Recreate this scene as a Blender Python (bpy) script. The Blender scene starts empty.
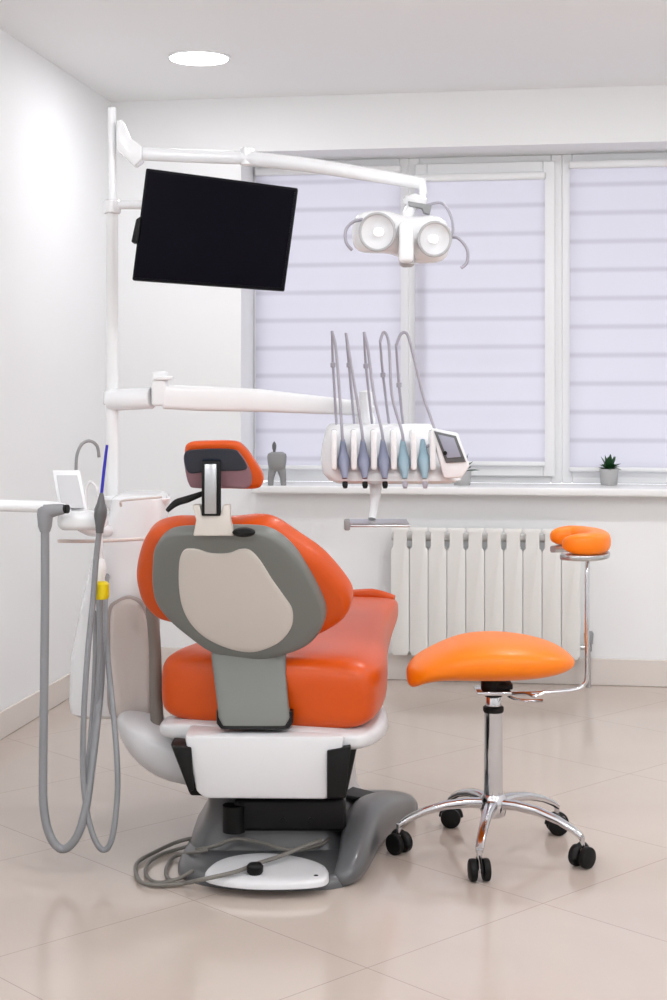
import bpy, bmesh, math, random
from mathutils import Vector, Matrix
random.seed(4)
S = bpy.context.scene
COL = S.collection
TH = math.radians(8.53)
RV = Vector((math.cos(TH), math.sin(TH), 0)); FV = Vector((-math.sin(TH), math.cos(TH), 0)); UP = Vector((0, 0, 1))
CH = 1.22; F = 1500.0

def W(px, py, d):            # point seen at that pixel at a given distance into the room
    return FV*d + RV*((px-333.5)/F*d) + UP*(CH-(py-400)/F*d)
def G(px, py, z=0.0):        # point on the floor
    return W(px, py, (CH-z)*F/(py-400))
def Q(r, d, z): return RV*r + FV*d + UP*z
def wall_x(px, y):
    u = (px-333.5)/F
    return y*(-math.sin(TH)+u*math.cos(TH))/(math.cos(TH)+u*math.sin(TH))

# ------------------------------------------------------------- materials
def lin(c): return tuple(((v/255)/12.92 if v/255 <= .04045 else ((v/255+.055)/1.055)**2.4) for v in c)
def mat(name, rgb, rough=.5, metal=0, spec=.5, coat=0, bump=0, bscale=300, var=0, trans=0, emit=0, sheen=0):
    m = bpy.data.materials.new(name); m.use_nodes = True; nt = m.node_tree; b = nt.nodes['Principled BSDF']
    c = lin(rgb)
    b.inputs['Base Color'].default_value = (*c, 1); b.inputs['Roughness'].default_value = rough
    b.inputs['Metallic'].default_value = metal; b.inputs['Specular IOR Level'].default_value = spec
    b.inputs['Coat Weight'].default_value = coat; b.inputs['Transmission Weight'].default_value = trans
    if emit:
        b.inputs['Emission Color'].default_value = (1, 1, 1, 1); b.inputs['Emission Strength'].default_value = emit
    tc = nt.nodes.new('ShaderNodeTexCoord')
    n = nt.nodes.new('ShaderNodeTexNoise'); n.inputs['Scale'].default_value = bscale; n.inputs['Detail'].default_value = 3
    nt.links.new(tc.outputs['Object'], n.inputs['Vector'])
    if bump:
        bp = nt.nodes.new('ShaderNodeBump'); bp.inputs['Strength'].default_value = bump; bp.inputs['Distance'].default_value = .002
        nt.links.new(n.outputs['Fac'], bp.inputs['Height']); nt.links.new(bp.outputs['Normal'], b.inputs['Normal'])
    if var:
        n2 = nt.nodes.new('ShaderNodeTexNoise'); n2.inputs['Scale'].default_value = 3; nt.links.new(tc.outputs['Object'], n2.inputs['Vector'])
        mx = nt.nodes.new('ShaderNodeMix'); mx.data_type = 'RGBA'
        mx.inputs['A'].default_value = (*[v*(1-var) for v in c], 1); mx.inputs['B'].default_value = (*[min(1, v*(1+var)) for v in c], 1)
        nt.links.new(n2.outputs['Fac'], mx.inputs['Factor']); nt.links.new(mx.outputs['Result'], b.inputs['Base Color'])
    return m
M = {}
M['wall'] = mat('wall_paint', (243, 244, 245), .6, bump=.05, bscale=200, var=.01)
M['ceil'] = mat('ceiling_paint', (248, 249, 250), .7, bump=.04)
M['upvc'] = mat('white_plastic_frame', (236, 237, 238), .3)
M['sill'] = mat('white_sill', (238, 238, 238), .25)
M['rad'] = mat('radiator_enamel', (232, 231, 228), .3, coat=.2)
M['white'] = mat('white_gloss_plastic', (240, 241, 243), .22, coat=.3)
M['white2'] = mat('white_shell_plastic', (222, 222, 224), .3, coat=.2)
M['cream'] = mat('cream_plastic', (216, 205, 199), .35, var=.02)
M['panel'] = mat('pale_back_panel', (205, 198, 190), .45, bump=.05)
M['grey'] = mat('grey_backrest_plastic', (115, 117, 113), .42, bump=.05)
M['greyd'] = mat('dark_grey_cast_base', (92, 93, 95), .33, coat=.2, bump=.05)
M['hose'] = mat('grey_hose_rubber', (139, 140, 143), .45)
M['cord'] = mat('grey_cord', (118, 114, 108), .5)
M['black'] = mat('black_plastic', (20, 19, 20), .45, spec=.25)
M['rubber'] = mat('black_rubber', (15, 15, 15), .55, spec=.25)
M['orange'] = mat('orange_vinyl', (206, 77, 0), .4, spec=.4, coat=.08, bump=.08, bscale=260, var=.03)
M['orange2'] = mat('bright_orange_vinyl', (250, 128, 0), .42, spec=.4, coat=.05, bump=.08, bscale=260, var=.03)
M['chrome'] = mat('chrome', (205, 205, 208), .12, metal=1)
M['steel'] = mat('brushed_steel', (190, 192, 194), .28, metal=1)
M['navy'] = mat('dark_headrest_plate', (38, 44, 56), .35)
M['mauve'] = mat('mauve_headrest_cover', (140, 104, 112), .5)
M['screen'] = mat('dark_screen', (12, 10, 19), .3, spec=.03)
M['bezel'] = mat('dark_bezel', (14, 15, 20), .5, spec=.1)
M['lcd'] = mat('slate_display', (158, 160, 176), .25)
M['blue'] = mat('blue_tube', (38, 38, 170), .3)
M['yellow'] = mat('yellow_plastic', (240, 214, 10), .35)
M['bluegrey'] = mat('blue_grey_handpiece', (140, 146, 170), .3)
M['teal'] = mat('pale_blue_handpiece', (150, 178, 192), .3)
M['violet'] = mat('violet_grey_bar', (166, 163, 174), .35)
M['pot'] = mat('grey_concrete_pot', (176, 176, 176), .7, bump=.2)
M['figure'] = mat('grey_ceramic', (145, 146, 147), .5)
M['leaf'] = mat('dark_green_leaf', (28, 74, 38), .5, var=.2)
M['soil'] = mat('dark_soil', (34, 30, 26), .9, bump=.4)
M['ring'] = mat('satin_grey_ring', (178, 178, 180), .35)
M['lamp'] = mat('ceiling_lamp_diffuser', (255, 255, 255), .5, emit=6)
M['bulb'] = mat('lamp_bulb', (255, 255, 255), .4, emit=.45)
M['reflector'] = mat('satin_reflector', (222, 222, 224), .35)
M['concrete'] = mat('outdoor_ground', (150, 150, 150), .9)

# polished stone tile, laid at an angle
def floor_material():
    m = bpy.data.materials.new('polished_stone_tiles'); m.use_nodes = True; nt = m.node_tree; N = nt.nodes; L = nt.links
    b = N['Principled BSDF']
    tc = N.new('ShaderNodeTexCoord'); mp = N.new('ShaderNodeMapping'); mp.vector_type = 'POINT'
    L.new(tc.outputs['Object'], mp.inputs['Vector'])
    a = math.radians(38); mp.inputs['Rotation'].default_value = (0, 0, a)
    p = G(175, 893); y0 = p.x*math.sin(a)+p.y*math.cos(a); p = G(375, 965); x0 = p.x*math.cos(a)-p.y*math.sin(a)
    mp.inputs['Location'].default_value = (-x0, -y0, 0)
    sx = N.new('ShaderNodeSeparateXYZ'); L.new(mp.outputs['Vector'], sx.inputs[0])
    def line(out):
        d = N.new('ShaderNodeMath'); d.operation = 'PINGPONG'; d.inputs[1].default_value = .3; L.new(out, d.inputs[0])
        g = N.new('ShaderNodeMath'); g.operation = 'LESS_THAN'; g.inputs[1].default_value = 0.0011; L.new(d.outputs[0], g.inputs[0]); return g
    g1, g2 = line(sx.outputs[0]), line(sx.outputs[1])
    mxm = N.new('ShaderNodeMath'); mxm.operation = 'MAXIMUM'; L.new(g1.outputs[0], mxm.inputs[0]); L.new(g2.outputs[0], mxm.inputs[1])
    n = N.new('ShaderNodeTexNoise'); n.inputs['Scale'].default_value = 1.6; n.inputs['Detail'].default_value = 5; n.inputs['Distortion'].default_value = .8
    L.new(mp.outputs['Vector'], n.inputs['Vector'])
    cr = N.new('ShaderNodeMix'); cr.data_type = 'RGBA'
    cr.inputs['A'].default_value = (*lin((190, 175, 164)), 1); cr.inputs['B'].default_value = (*lin((203, 190, 180)), 1)
    L.new(n.outputs['Fac'], cr.inputs['Factor'])
    gm = N.new('ShaderNodeMix'); gm.data_type = 'RGBA'; gm.inputs['B'].default_value = (*lin((164, 149, 140)), 1)
    L.new(mxm.outputs[0], gm.inputs['Factor']); L.new(cr.outputs['Result'], gm.inputs['A']); L.new(gm.outputs['Result'], b.inputs['Base Color'])
    b.inputs['Roughness'].default_value = .13; b.inputs['Specular IOR Level'].default_value = .55
    return m
M['floor'] = floor_material()
M['skirt'] = mat('stone_baseboard', (224, 216, 210), .25, var=.02)

def blind_material(period, z0):
    m = bpy.data.materials.new('zebra_blind_fabric'); m.use_nodes = True; nt = m.node_tree; N = nt.nodes; L = nt.links
    N.remove(N['Principled BSDF']); out = N['Material Output']
    tc = N.new('ShaderNodeTexCoord'); sx = N.new('ShaderNodeSeparateXYZ'); L.new(tc.outputs['Object'], sx.inputs[0])
    ad = N.new('ShaderNodeMath'); ad.operation = 'SUBTRACT'; ad.inputs[1].default_value = z0; L.new(sx.outputs[2], ad.inputs[0])
    md = N.new('ShaderNodeMath'); md.operation = 'PINGPONG'; md.inputs[1].default_value = period/2; L.new(ad.outputs[0], md.inputs[0])
    mr = N.new('ShaderNodeMapRange'); mr.inputs['From Min'].default_value = .004; mr.inputs['From Max'].default_value = .016
    L.new(md.outputs[0], mr.inputs['Value'])
    def mixc(a, b_):
        c = N.new('ShaderNodeMix'); c.data_type = 'RGBA'; c.inputs['A'].default_value = (*lin(a), 1); c.inputs['B'].default_value = (*lin(b_), 1)
        L.new(mr.outputs[0], c.inputs['Factor']); return c.outputs['Result']
    df = N.new('ShaderNodeBsdfDiffuse'); tr = N.new('ShaderNodeBsdfTranslucent')
    L.new(mixc((206, 204, 215), (224, 223, 234)), df.inputs[0]); L.new(mixc((210, 208, 220), (226, 225, 236)), tr.inputs[0])
    mx = N.new('ShaderNodeMixShader'); mx.inputs[0].default_value = .35; L.new(df.outputs[0], mx.inputs[1]); L.new(tr.outputs[0], mx.inputs[2])
    L.new(mx.outputs[0], out.inputs[0]); return m

def glass_material():
    m = bpy.data.materials.new('window_glass'); m.use_nodes = True; nt = m.node_tree; N = nt.nodes; L = nt.links
    N.remove(N['Principled BSDF']); t = N.new('ShaderNodeBsdfTransparent'); g = N.new('ShaderNodeBsdfGlossy'); g.inputs['Roughness'].default_value = .02
    f = N.new('ShaderNodeFresnel'); mx = N.new('ShaderNodeMixShader'); L.new(f.outputs[0], mx.inputs[0]); L.new(t.outputs[0], mx.inputs[1]); L.new(g.outputs[0], mx.inputs[2])
    L.new(mx.outputs[0], N['Material Output'].inputs[0]); return m
M['glass'] = glass_material()

# ------------------------------------------------------------- object helpers
ORG = {}
def root(name, label, cat, loc, group=None):
    o = bpy.data.objects.new(name, None); COL.objects.link(o); o.location = loc; o.empty_display_size = .05
    o['label'] = label; o['category'] = cat
    if group: o['group'] = group
    ORG[o.name] = Vector(loc); return o
def obj(name, bm, m, parent=None, smooth=True, angle=40, subsurf=0, label=None, origin=None, recalc=True):
    if recalc: bmesh.ops.recalc_face_normals(bm, faces=bm.faces)
    org = Vector((0, 0, 0))
    if parent is not None: org = ORG[parent.name]
    elif origin is not None: org = Vector(origin)
    bmesh.ops.translate(bm, verts=bm.verts, vec=-org)
    me = bpy.data.meshes.new(name); bm.to_mesh(me); bm.free()
    me.materials.append(M[m] if isinstance(m, str) else m)
    if smooth:
        me.shade_smooth()
        if angle and not subsurf: me.set_sharp_from_angle(angle=math.radians(angle))
    o = bpy.data.objects.new(name, me); COL.objects.link(o)
    if parent is not None: o.parent = parent
    else: o.location = org
    ORG[o.name] = org
    if subsurf:
        s = o.modifiers.new('sub', 'SUBSURF'); s.levels = subsurf; s.render_levels = subsurf
    if label: o['label'] = label
    return o
def tag(o, label, cat, group=None):
    o['label'] = label; o['category'] = cat
    if group: o['group'] = group
    return o
def struct(o): o['kind'] = 'structure'; return o

def BM(): return bmesh.new()
def add_box(bm, x0, x1, y0, y1, z0, z1, bev=0, seg=2):
    r = bmesh.ops.create_cube(bm, size=1)
    for v in r['verts']:
        v.co = Vector(((x0+x1)/2+v.co.x*(x1-x0), (y0+y1)/2+v.co.y*(y1-y0), (z0+z1)/2+v.co.z*(z1-z0)))
    if bev:
        es = list({e for v in r['verts'] for e in v.link_edges})
        bmesh.ops.bevel(bm, geom=es, offset=bev, segments=seg, affect='EDGES', profile=.5)
    return bm
def add_hex(bm, pts8, bev=0, seg=2):      # 4 bottom, 4 top corners
    vs = [bm.verts.new(p) for p in pts8]
    fs = [(0, 3, 2, 1), (4, 5, 6, 7), (0, 1, 5, 4), (1, 2, 6, 5), (2, 3, 7, 6), (3, 0, 4, 7)]
    for f in fs: bm.faces.new([vs[i] for i in f])
    if bev:
        es = list({e for v in vs for e in v.link_edges})
        bmesh.ops.recalc_face_normals(bm, faces=bm.faces)
        bmesh.ops.bevel(bm, geom=es, offset=bev, segments=seg, affect='EDGES', profile=.5)
    return bm
def cbox(bm, r0, r1, d0, d1, z0, z1, bev=0, seg=2):   # a box square to the dental equipment
    return add_hex(bm, [Q(r0, d0, z0), Q(r1, d0, z0), Q(r1, d1, z0), Q(r0, d1, z0), Q(r0, d0, z1), Q(r1, d0, z1), Q(r1, d1, z1), Q(r0, d1, z1)], bev, seg)
def pbox(bm, x0, x1, y0, y1, d0, d1, bev=0, seg=2):   # real box whose near face covers that stretch
    a = W(x0, y1, d0); b = W(x1, y0, d0)
    r0, r1 = a.dot(RV), b.dot(RV); return cbox(bm, r0, r1, d0, d1, a.z, b.z, bev, seg)
def catmull(pts, n=6, closed=False):
    out = []; N = len(pts); rng = N if closed else N-1
    for i in range(rng):
        if closed: p0, p1, p2, p3 = pts[(i-1) % N], pts[i], pts[(i+1) % N], pts[(i+2) % N]
        else: p0, p1, p2, p3 = pts[max(i-1, 0)], pts[i], pts[i+1], pts[min(i+2, N-1)]
        for k in range(n):
            t = k/n
            out.append(0.5*((2*p1)+(-p0+p2)*t+(2*p0-5*p1+4*p2-p3)*t*t+(-p0+3*p1-3*p2+p3)*t**3))
    if not closed: out.append(pts[-1].copy())
    return out
def add_tube(bm, pts, r, seg=12, n=6, smooth=True, caps=True, flat=None):
    pts = [Vector(p) for p in pts]
    rs = r if isinstance(r, (list, tuple)) else [r]*len(pts)
    if smooth and len(pts) > 2:
        P = catmull(pts, n); R = []
        for i in range(len(pts)-1):
            for k in range(n): R.append(rs[i]+(rs[i+1]-rs[i])*k/n)
        R.append(rs[-1])
    else: P, R = pts, list(rs)
    up = None; rings = []
    for i, p in enumerate(P):
        t = (P[min(i+1, len(P)-1)]-P[max(i-1, 0)]).normalized()
        if up is None:
            up = Vector((0, 0, 1)) if abs(t.z) < .9 else RV.copy()
        s = t.cross(up)
        if s.length < 1e-4: s = t.orthogonal()
        s.normalize(); up = s.cross(t).normalized()
        fl = flat if flat else (1, 1)
        rings.append([bm.verts.new(p+(s*math.cos(a)*fl[0]+up*math.sin(a)*fl[1])*R[i]) for a in [2*math.pi*j/seg for j in range(seg)]])
    for a, b in zip(rings, rings[1:]):
        for j in range(seg): bm.faces.new((a[j], a[(j+1) % seg], b[(j+1) % seg], b[j]))
    if caps:
        bm.faces.new(rings[0][::-1]); bm.faces.new(rings[-1])
    return bm
def add_lathe(bm, base, axis, prof, seg=24, caps=True):   # prof: (distance along axis, radius)
    axis = Vector(axis).normalized(); s = axis.orthogonal().normalized(); t = axis.cross(s)
    rings = []
    for h, r in prof:
        r = max(r, .0002)
        rings.append([bm.verts.new(Vector(base)+axis*h+(s*math.cos(a)+t*math.sin(a))*r) for a in [2*math.pi*j/seg for j in range(seg)]])
    for a, b in zip(rings, rings[1:]):
        for j in range(seg): bm.faces.new((a[j], a[(j+1) % seg], b[(j+1) % seg], b[j]))
    if caps:
        bm.faces.new(rings[0][::-1]); bm.faces.new(rings[-1])
    return bm
def add_loft(bm, rings, caps=True):
    V = [[bm.verts.new(p) for p in r] for r in rings]; n = len(V[0])
    for a, b in zip(V, V[1:]):
        for j in range(n): bm.faces.new((a[j], a[(j+1) % n], b[(j+1) % n], b[j]))
    if caps:
        bm.faces.new(V[0][::-1]); bm.faces.new(V[-1])
    return bm
def add_slab(bm, outline, away, thick, edge=.012, bulge=0, curve=None, steps=(0, .3, .6, .8, .92)):
    """closed outline -> solid plate with rounded rim; 'away' = unit direction of its thickness"""
    c = sum(outline, Vector())/len(outline); n = len(outline)
    def cv(p): return p+away*(curve(p) if curve else 0)
    size = sum((p-c).length for p in outline)/n
    prof = []
    for s in steps: prof.append((s*(1-edge/size), -bulge*(1-s*s)))
    for k in range(1, 6):
        a = k/5*math.pi/2; prof.append(((1-edge/size)+edge/size*math.sin(a), min(edge, thick/2)*(1-math.cos(a))))
    def ring(s, off): return [bm.verts.new(cv(c+(p-c)*s)+away*off) for p in outline]
    fr = []
    for s, off in prof:
        fr.append([bm.verts.new(cv(c)+away*off)] if s == 0 else ring(s, off))
    bk = []
    for s, off in prof:
        bk.append([bm.verts.new(cv(c)+away*(thick-off))] if s == 0 else ring(s, thick-off))
    for R in (fr, bk):
        for i in range(len(R)-1):
            a, b = R[i], R[i+1]
            for j in range(n):
                k = (j+1) % n
                if len(a) == 1: bm.faces.new((a[0], b[j], b[k]))
                else: bm.faces.new((a[j], b[j], b[k], a[k]))
    a, b = fr[-1], bk[-1]
    for j in range(n):
        k = (j+1) % n; bm.faces.new((a[j], b[j], b[k], a[k]))
    return bm
def add_prism(bm, outline, vec, bev=0):
    a = [bm.verts.new(p) for p in outline]; b = [bm.verts.new(p+vec) for p in outline]; n = len(a)
    bm.faces.new(a); bm.faces.new(b[::-1])
    for j in range(n): bm.faces.new((a[j], b[j], b[(j+1) % n], a[(j+1) % n]))
    if bev:
        bmesh.ops.recalc_face_normals(bm, faces=bm.faces)
        es = [e for e in bm.edges if len(e.link_faces) == 2 and e.calc_face_angle(0) > .6]
        bmesh.ops.bevel(bm, geom=es, offset=bev, segments=2, affect='EDGES', profile=.5)
    return bm
def superring(c, ax, ay, a, b, e=.6, n=28):
    out = []
    for j in range(n):
        t = 2*math.pi*j/n; ct, st = math.cos(t), math.sin(t)
        out.append(c+ax*(a*math.copysign(abs(ct)**e, ct))+ay*(b*math.copysign(abs(st)**e, st)))
    return out

# ------------------------------------------------------------- the room
XL, XR, YB, YF, H = -1.99, 2.7, 6.52, -1.6, 2.56
YW = YB+.30                                   # plane of the window frames
ox0, ox1 = wall_x(241, YB), .86               # opening
oz0, oz1 = .835, CH+252/F*6.55
bm = BM(); add_box(bm, XL-.15, XR+.15, YF, YW+.2, -.12, 0); struct(obj('floor', bm, 'floor', smooth=False))
bm = BM(); add_box(bm, XL-.15, XR+.15, YF, YW+.2, H, H+.12); struct(obj('ceiling', bm, 'ceil', smooth=False))
bm = BM(); add_box(bm, XL-.15, XL, YF, YW+.2, 0, H); struct(obj('wall_left', bm, 'wall', smooth=False))
bm = BM(); add_box(bm, XL-.15, XR+.15, YF-.15, YF, 0, H); struct(obj('wall_rear', bm, 'wall', smooth=False))
bm = BM(); add_box(bm, XR, XR+.15, YF, YW+.2, 0, H); struct(obj('wall_right', bm, 'wall', smooth=False))
bm = BM()
add_box(bm, XL, ox0, YB, YW+.12, 0, H); add_box(bm, ox1, XR, YB, YW+.12, 0, H)
add_box(bm, ox0, ox1, YB, YW+.12, 0, oz0); add_box(bm, ox0, ox1, YB, YW+.12, oz1, H)
struct(obj('wall_back', bm, 'wall', smooth=False))
bm = BM(); add_box(bm, XL+.012, XR, YB-.012, YB, 0, .115, .003, 1); struct(obj('baseboard_back', bm, 'skirt', smooth=False))
bm = BM(); add_box(bm, XL, XL+.012, YF, YB-.012, 0, .1, .003, 1); struct(obj('baseboard_left', bm, 'skirt', smooth=False))
bm = BM(); add_box(bm, XR-.012, XR, YF, YB-.012, 0, .1, .003, 1); struct(obj('baseboard_right', bm, 'skirt', smooth=False))
bm = BM(); add_box(bm, wall_x(258, YB-.09)-.03, ox1+.06, YB-.10, YW-.03, oz0-.022, oz0+.012, .008, 3); struct(obj('trim_1', bm, 'sill'))
# windows: fixed left, tilting middle, right
edges = [(ox0, wall_x(409, YW)), (wall_x(409, YW), wall_x(562, YW)), (wall_x(562, YW), ox1)]
for i, (a, b) in enumerate(edges):
    e = bpy.data.objects.new('window_%d' % (i+1), None); COL.objects.link(e); e.location = ((a+b)/2, YW, oz0); ORG[e.name] = e.location.copy(); e['kind'] = 'structure'
    fw = .045 if i != 1 else .05
    bm = BM(); z0, z1 = oz0+.012, oz1
    add_box(bm, a, a+fw, YW-.02, YW+.05, z0, z1, .004, 1); add_box(bm, b-fw, b, YW-.02, YW+.05, z0, z1, .004, 1)
    add_box(bm, a+fw, b-fw, YW-.02, YW+.05, z0, z0+.06, .004, 1); add_box(bm, a+fw, b-fw, YW-.02, YW+.05, z1-.05, z1, .004, 1)
    obj('window_frame', bm, 'upvc', e, smooth=False)
    if i == 1:
        bm = BM(); s = .03
        add_box(bm, a+s, a+s+.055, YW-.045, YW-.02, z0+.03, z1-.03, .005, 1); add_box(bm, b-s-.055, b-s, YW-.045, YW-.02, z0+.03, z1-.03, .005, 1)
        add_box(bm, a+s+.055, b-s-.055, YW-.045, YW-.02, z0+.03, z0+.085, .005, 1); add_box(bm, a+s+.055, b-s-.055, YW-.045, YW-.02, z1-.085, z1-.03, .005, 1)
        obj('window_sash', bm, 'upvc', e, smooth=False)
    bm = BM(); add_box(bm, a+fw, b-fw, YW+.03, YW+.036, z0+.06, z1-.05); obj('window_pane', bm, 'glass', e, smooth=False)
# zebra roller blinds hanging inside each frame
BL = ['pale day and night roller blind on the leftmost window pane, behind the black monitor',
      'pale day and night roller blind on the middle window pane, right of the operating lamp',
      'pale day and night roller blind on the rightmost window pane, above the potted plant']
for i, (a, b) in enumerate(edges):
    xa = a+(.012 if i == 0 else .03); xb = b-(.03 if i < 2 else .03)
    if i == 1: xa += .0; xb -= .042
    zt = oz1-.035 if i != 1 else oz1-.082
    zb = oz0+(.066 if i != 1 else .09)
    yb = YW-.045 if i != 1 else YW-.062
    r = root('roller_blind', BL[i], 'blind', ((xa+xb)/2, yb, zb), 'roller blinds on the window')
    bm = BM(); add_box(bm, xa, xb, yb-.022, yb+.018, zt-.035, zt, .01, 3); obj('cassette', bm, 'upvc', r)
    bm = BM(); n = 90
    per = .1266
    ring = []
    for k in range(n+1):
        z = zb+.015+(zt-.02-zb-.015)*k/n
        yy = yb+.0012*math.sin((z-oz0)/per*2*math.pi)
        ring.append((yy, z))
    vsA = [(bm.verts.new((xa+.004, y, z)), bm.verts.new((xb-.004, y, z))) for y, z in ring]
    for p, q in zip(vsA, vsA[1:]): bm.faces.new((p[0], p[1], q[1], q[0]))
    o = obj('fabric', bm, blind_material(per, (.43, .407, .392)[i]), r)
    bm = BM(); add_box(bm, xa+.002, xb-.002, yb-.008, yb+.008, zb, zb+.02, .005, 2); obj('bottom_rail', bm, 'upvc', r)

# the ceiling downlight in view, plus unseen lights added to brighten the room
def W_ceil(px, py):
    py = 57
    d = (H-CH)*F/(400-py); return W(px, py, d)
p0 = W_ceil(199, 59)
def downlight(x, y, label):
    r = root('ceiling_light', label, 'ceiling light', (x, y, H))
    bm = BM(); add_lathe(bm, (x, y, H), (0, 0, -1), [(0, .125), (.004, .125), (.007, .121), (.007, .115), (.003, .112)], 40); obj('rim', bm, 'upvc', r)
    bm = BM(); add_lathe(bm, (x, y, H-.004), (0, 0, -1), [(0, .113), (.005, .113), (.006, .1)], 40); obj('diffuser', bm, 'lamp', r)
    return r
lamp_and_fills = [(p0.x, p0.y, 'round white recessed ceiling light glowing above the monitor')]
for i, (x, y) in enumerate([(p0.x+1.55, 4.95), (p0.x+3.1, 4.95), (p0.x, 2.6), (p0.x+1.55, 2.6), (p0.x+3.1, 2.6), (p0.x, .5), (p0.x+1.55, .5), (p0.x+3.1, .5)]):
    lamp_and_fills.append((x, y, None))  # out of view, no fitting built: extra light added for the room
for x, y, lb in lamp_and_fills:
    if lb: downlight(x, y, lb)
    point_fill = y < 4      # unseen point fills with no fitting, added to lift the ceiling
    L = bpy.data.lights.new('ceiling_lamp_and_fill_light', 'POINT' if point_fill else 'AREA')
    if point_fill: L.shadow_soft_size = .11
    else: L.shape = 'DISK'; L.size = .24
    L.energy = (9 if x < 0 and y > 2 else 19) if point_fill else (5 if lb else 13); L.color = (.975, .985, 1)
    o = bpy.data.objects.new('ceiling_lamp_and_fill_light', L); COL.objects.link(o); o.location = (x, y, H-(.3 if point_fill else .02))

# ------------------------------------------------------------- radiator
rz0, rz1 = .125, .676; ns = 10; rx0 = wall_x(391, YB-.1); rw = .0805
ry = YB-.115
rad = root('radiator', 'white sectional wall radiator under the window sill behind the stool', 'radiator', (rx0+ns*rw/2, ry, rz0))
for i in range(ns):
    cx = rx0+rw*(i+.5); bm = BM()
    h = .0393; t = .029
    out = [Vector((cx-h, ry, rz0+.02)), Vector((cx-h+.01, ry, rz0)), Vector((cx+h-.01, ry, rz0)), Vector((cx+h, ry, rz0+.02)),
           Vector((cx+h, ry, rz1-.098)), Vector((cx+t, ry, rz1-.086)), Vector((cx+t, ry, rz1-.024)), Vector((cx+h, ry, rz1-.016)), Vector((cx+h-.004, ry, rz1-.002)),
           Vector((cx-h+.004, ry, rz1-.002)), Vector((cx-h, ry, rz1-.016)), Vector((cx-t, ry, rz1-.024)), Vector((cx-t, ry, rz1-.086)), Vector((cx-h, ry, rz1-.098))]
    add_prism(bm, out, Vector((0, .014, 0)), .003)
    add_box(bm, cx-.014, cx+.014, ry+.012, ry+.078, rz0+.01, rz1-.012, .004, 1)
    add_box(bm, cx-.0385, cx+.0385, ry+.03, ry+.036, rz0+.03, rz1-.1)
    add_box(bm, cx-.034, cx+.034, ry+.066, ry+.078, rz0+.01, rz1-.09, .003, 1)
    add_tube(bm, [(cx-rw/2, ry+.045, rz1-.045), (cx+rw/2, ry+.045, rz1-.045)], .018, 16)
    add_tube(bm, [(cx-rw/2, ry+.045, rz0+.045), (cx+rw/2, ry+.045, rz0+.045)], .018, 16)
    obj('section', bm, 'rad', rad)
for k in (1.5, 8.5):
    bm = BM(); add_box(bm, rx0+rw*k-.012, rx0+rw*k+.012, ry+.06, YB-.001, rz1-.13, rz1-.10); obj('bracket', bm, 'rad', rad, smooth=False)
xe = rx0+ns*rw
bm = BM(); add_tube(bm, [(xe, ry+.045, rz0+.045), (xe+.035, ry+.045, rz0+.045)], .011, 12)
add_tube(bm, [(xe+.035, ry+.045, rz0+.055), (xe+.035, ry+.045, 0)], .0085, 12); obj('pipe', bm, 'steel', rad)
bm = BM(); add_lathe(bm, (xe+.035, ry+.045, rz0+.03), (0, 0, 1), [(0, .013), (.03, .013), (.032, .018), (.075, .02), (.085, .014)], 20); obj('valve', bm, 'figure', rad)

# ------------------------------------------------------------- things on the sill
zs = oz0+.012
def plant(px, py_top, w, h, label, kind):
    b = W(px, 480, 6.57); b.z = zs; r = root('potted_plant', label, 'plant', b)
    bm = BM(); add_lathe(bm, b, UP, [(0, w*.8), (.004, w*.86), (h, w), (h+.002, w*.97), (h-.008, w*.9)], 28); obj('pot', bm, 'pot', r)
    bm = BM(); add_lathe(bm, b+UP*(h-.014), UP, [(0, w*.85), (.006, w*.88), (.008, w*.6)], 20); obj('soil', bm, 'soil', r)
    bm = BM(); n = 26 if kind else 16
    for k in range(n):
        a = 2.4*k; el = .25+1.2*(k/n); ln = (.06 if kind else .075)*(.75+.4*random.random())
        d = Vector((math.cos(a)*math.cos(el), math.sin(a)*math.cos(el), math.sin(el)))
        s = d.cross(UP).normalized(); up = s.cross(d)
        p = b+UP*(h-.004)+d*.006; q1 = []
        for t, wd in ((0, .004), (.35, .011), (.7, .009), (1, .0006)):
            c = p+d*ln*t+UP*(-.012*t*t*(1 if el < .9 else 0))
            q1.append([c+s*wd, c+up*wd*.35, c-s*wd, c-up*wd*.25])
        add_loft(bm, q1)
    obj('leaves', bm, 'leaf', r)
    return r
plant(609, 450, .042, .07, 'small dark green plant in a grey pot on the right of the sill', 1)
plant(462, 455, .042, .062, 'small potted plant on the sill half hidden by the instrument console', 0)
# little two-legged grey ornament
b = W(277, 483, 6.55); b.z = zs
r = root('ornament', 'grey tooth shaped ornament with a dark knob on top on the left of the sill', 'ornament', b)
bm = BM(); rings = []
for z, a in ((.062, .022), (.072, .036), (.10, .041), (.125, .043), (.138, .04), (.146, .026)):
    rings.append(superring(b+UP*z, RV, FV, a, a*.7, .8, 24))
add_loft(bm, rings)
for s in (-1, 1):
    add_loft(bm, [superring(b+RV*s*q+UP*z, RV, FV, a, a*1.1, .9, 16) for z, a, q in ((0, .012, .028), (.03, .014, .027), (.06, .018, .021), (.085, .018, .018))])
obj('body', bm, 'figure', r)
bm = BM(); c = b-RV*.012+UP*.14
add_lathe(bm, c, UP, [(0, .007), (.012, .006), (.022, .009), (.036, .0095), (.046, .006), (.052, .0015)], 18); obj('knob', bm, 'greyd', r)

# ------------------------------------------------------------- dental chair
A15 = math.radians(15)
hd = RV*math.sin(A15)+FV*math.cos(A15); rt = RV*math.cos(A15)-FV*math.sin(A15)
O = RV*(-.18)+FV*3.95
chair = root('dental_chair', 'orange dental patient chair with grey backrest shell on a dark base', 'dental chair', Q(-.13, 4.1, 0))
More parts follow.
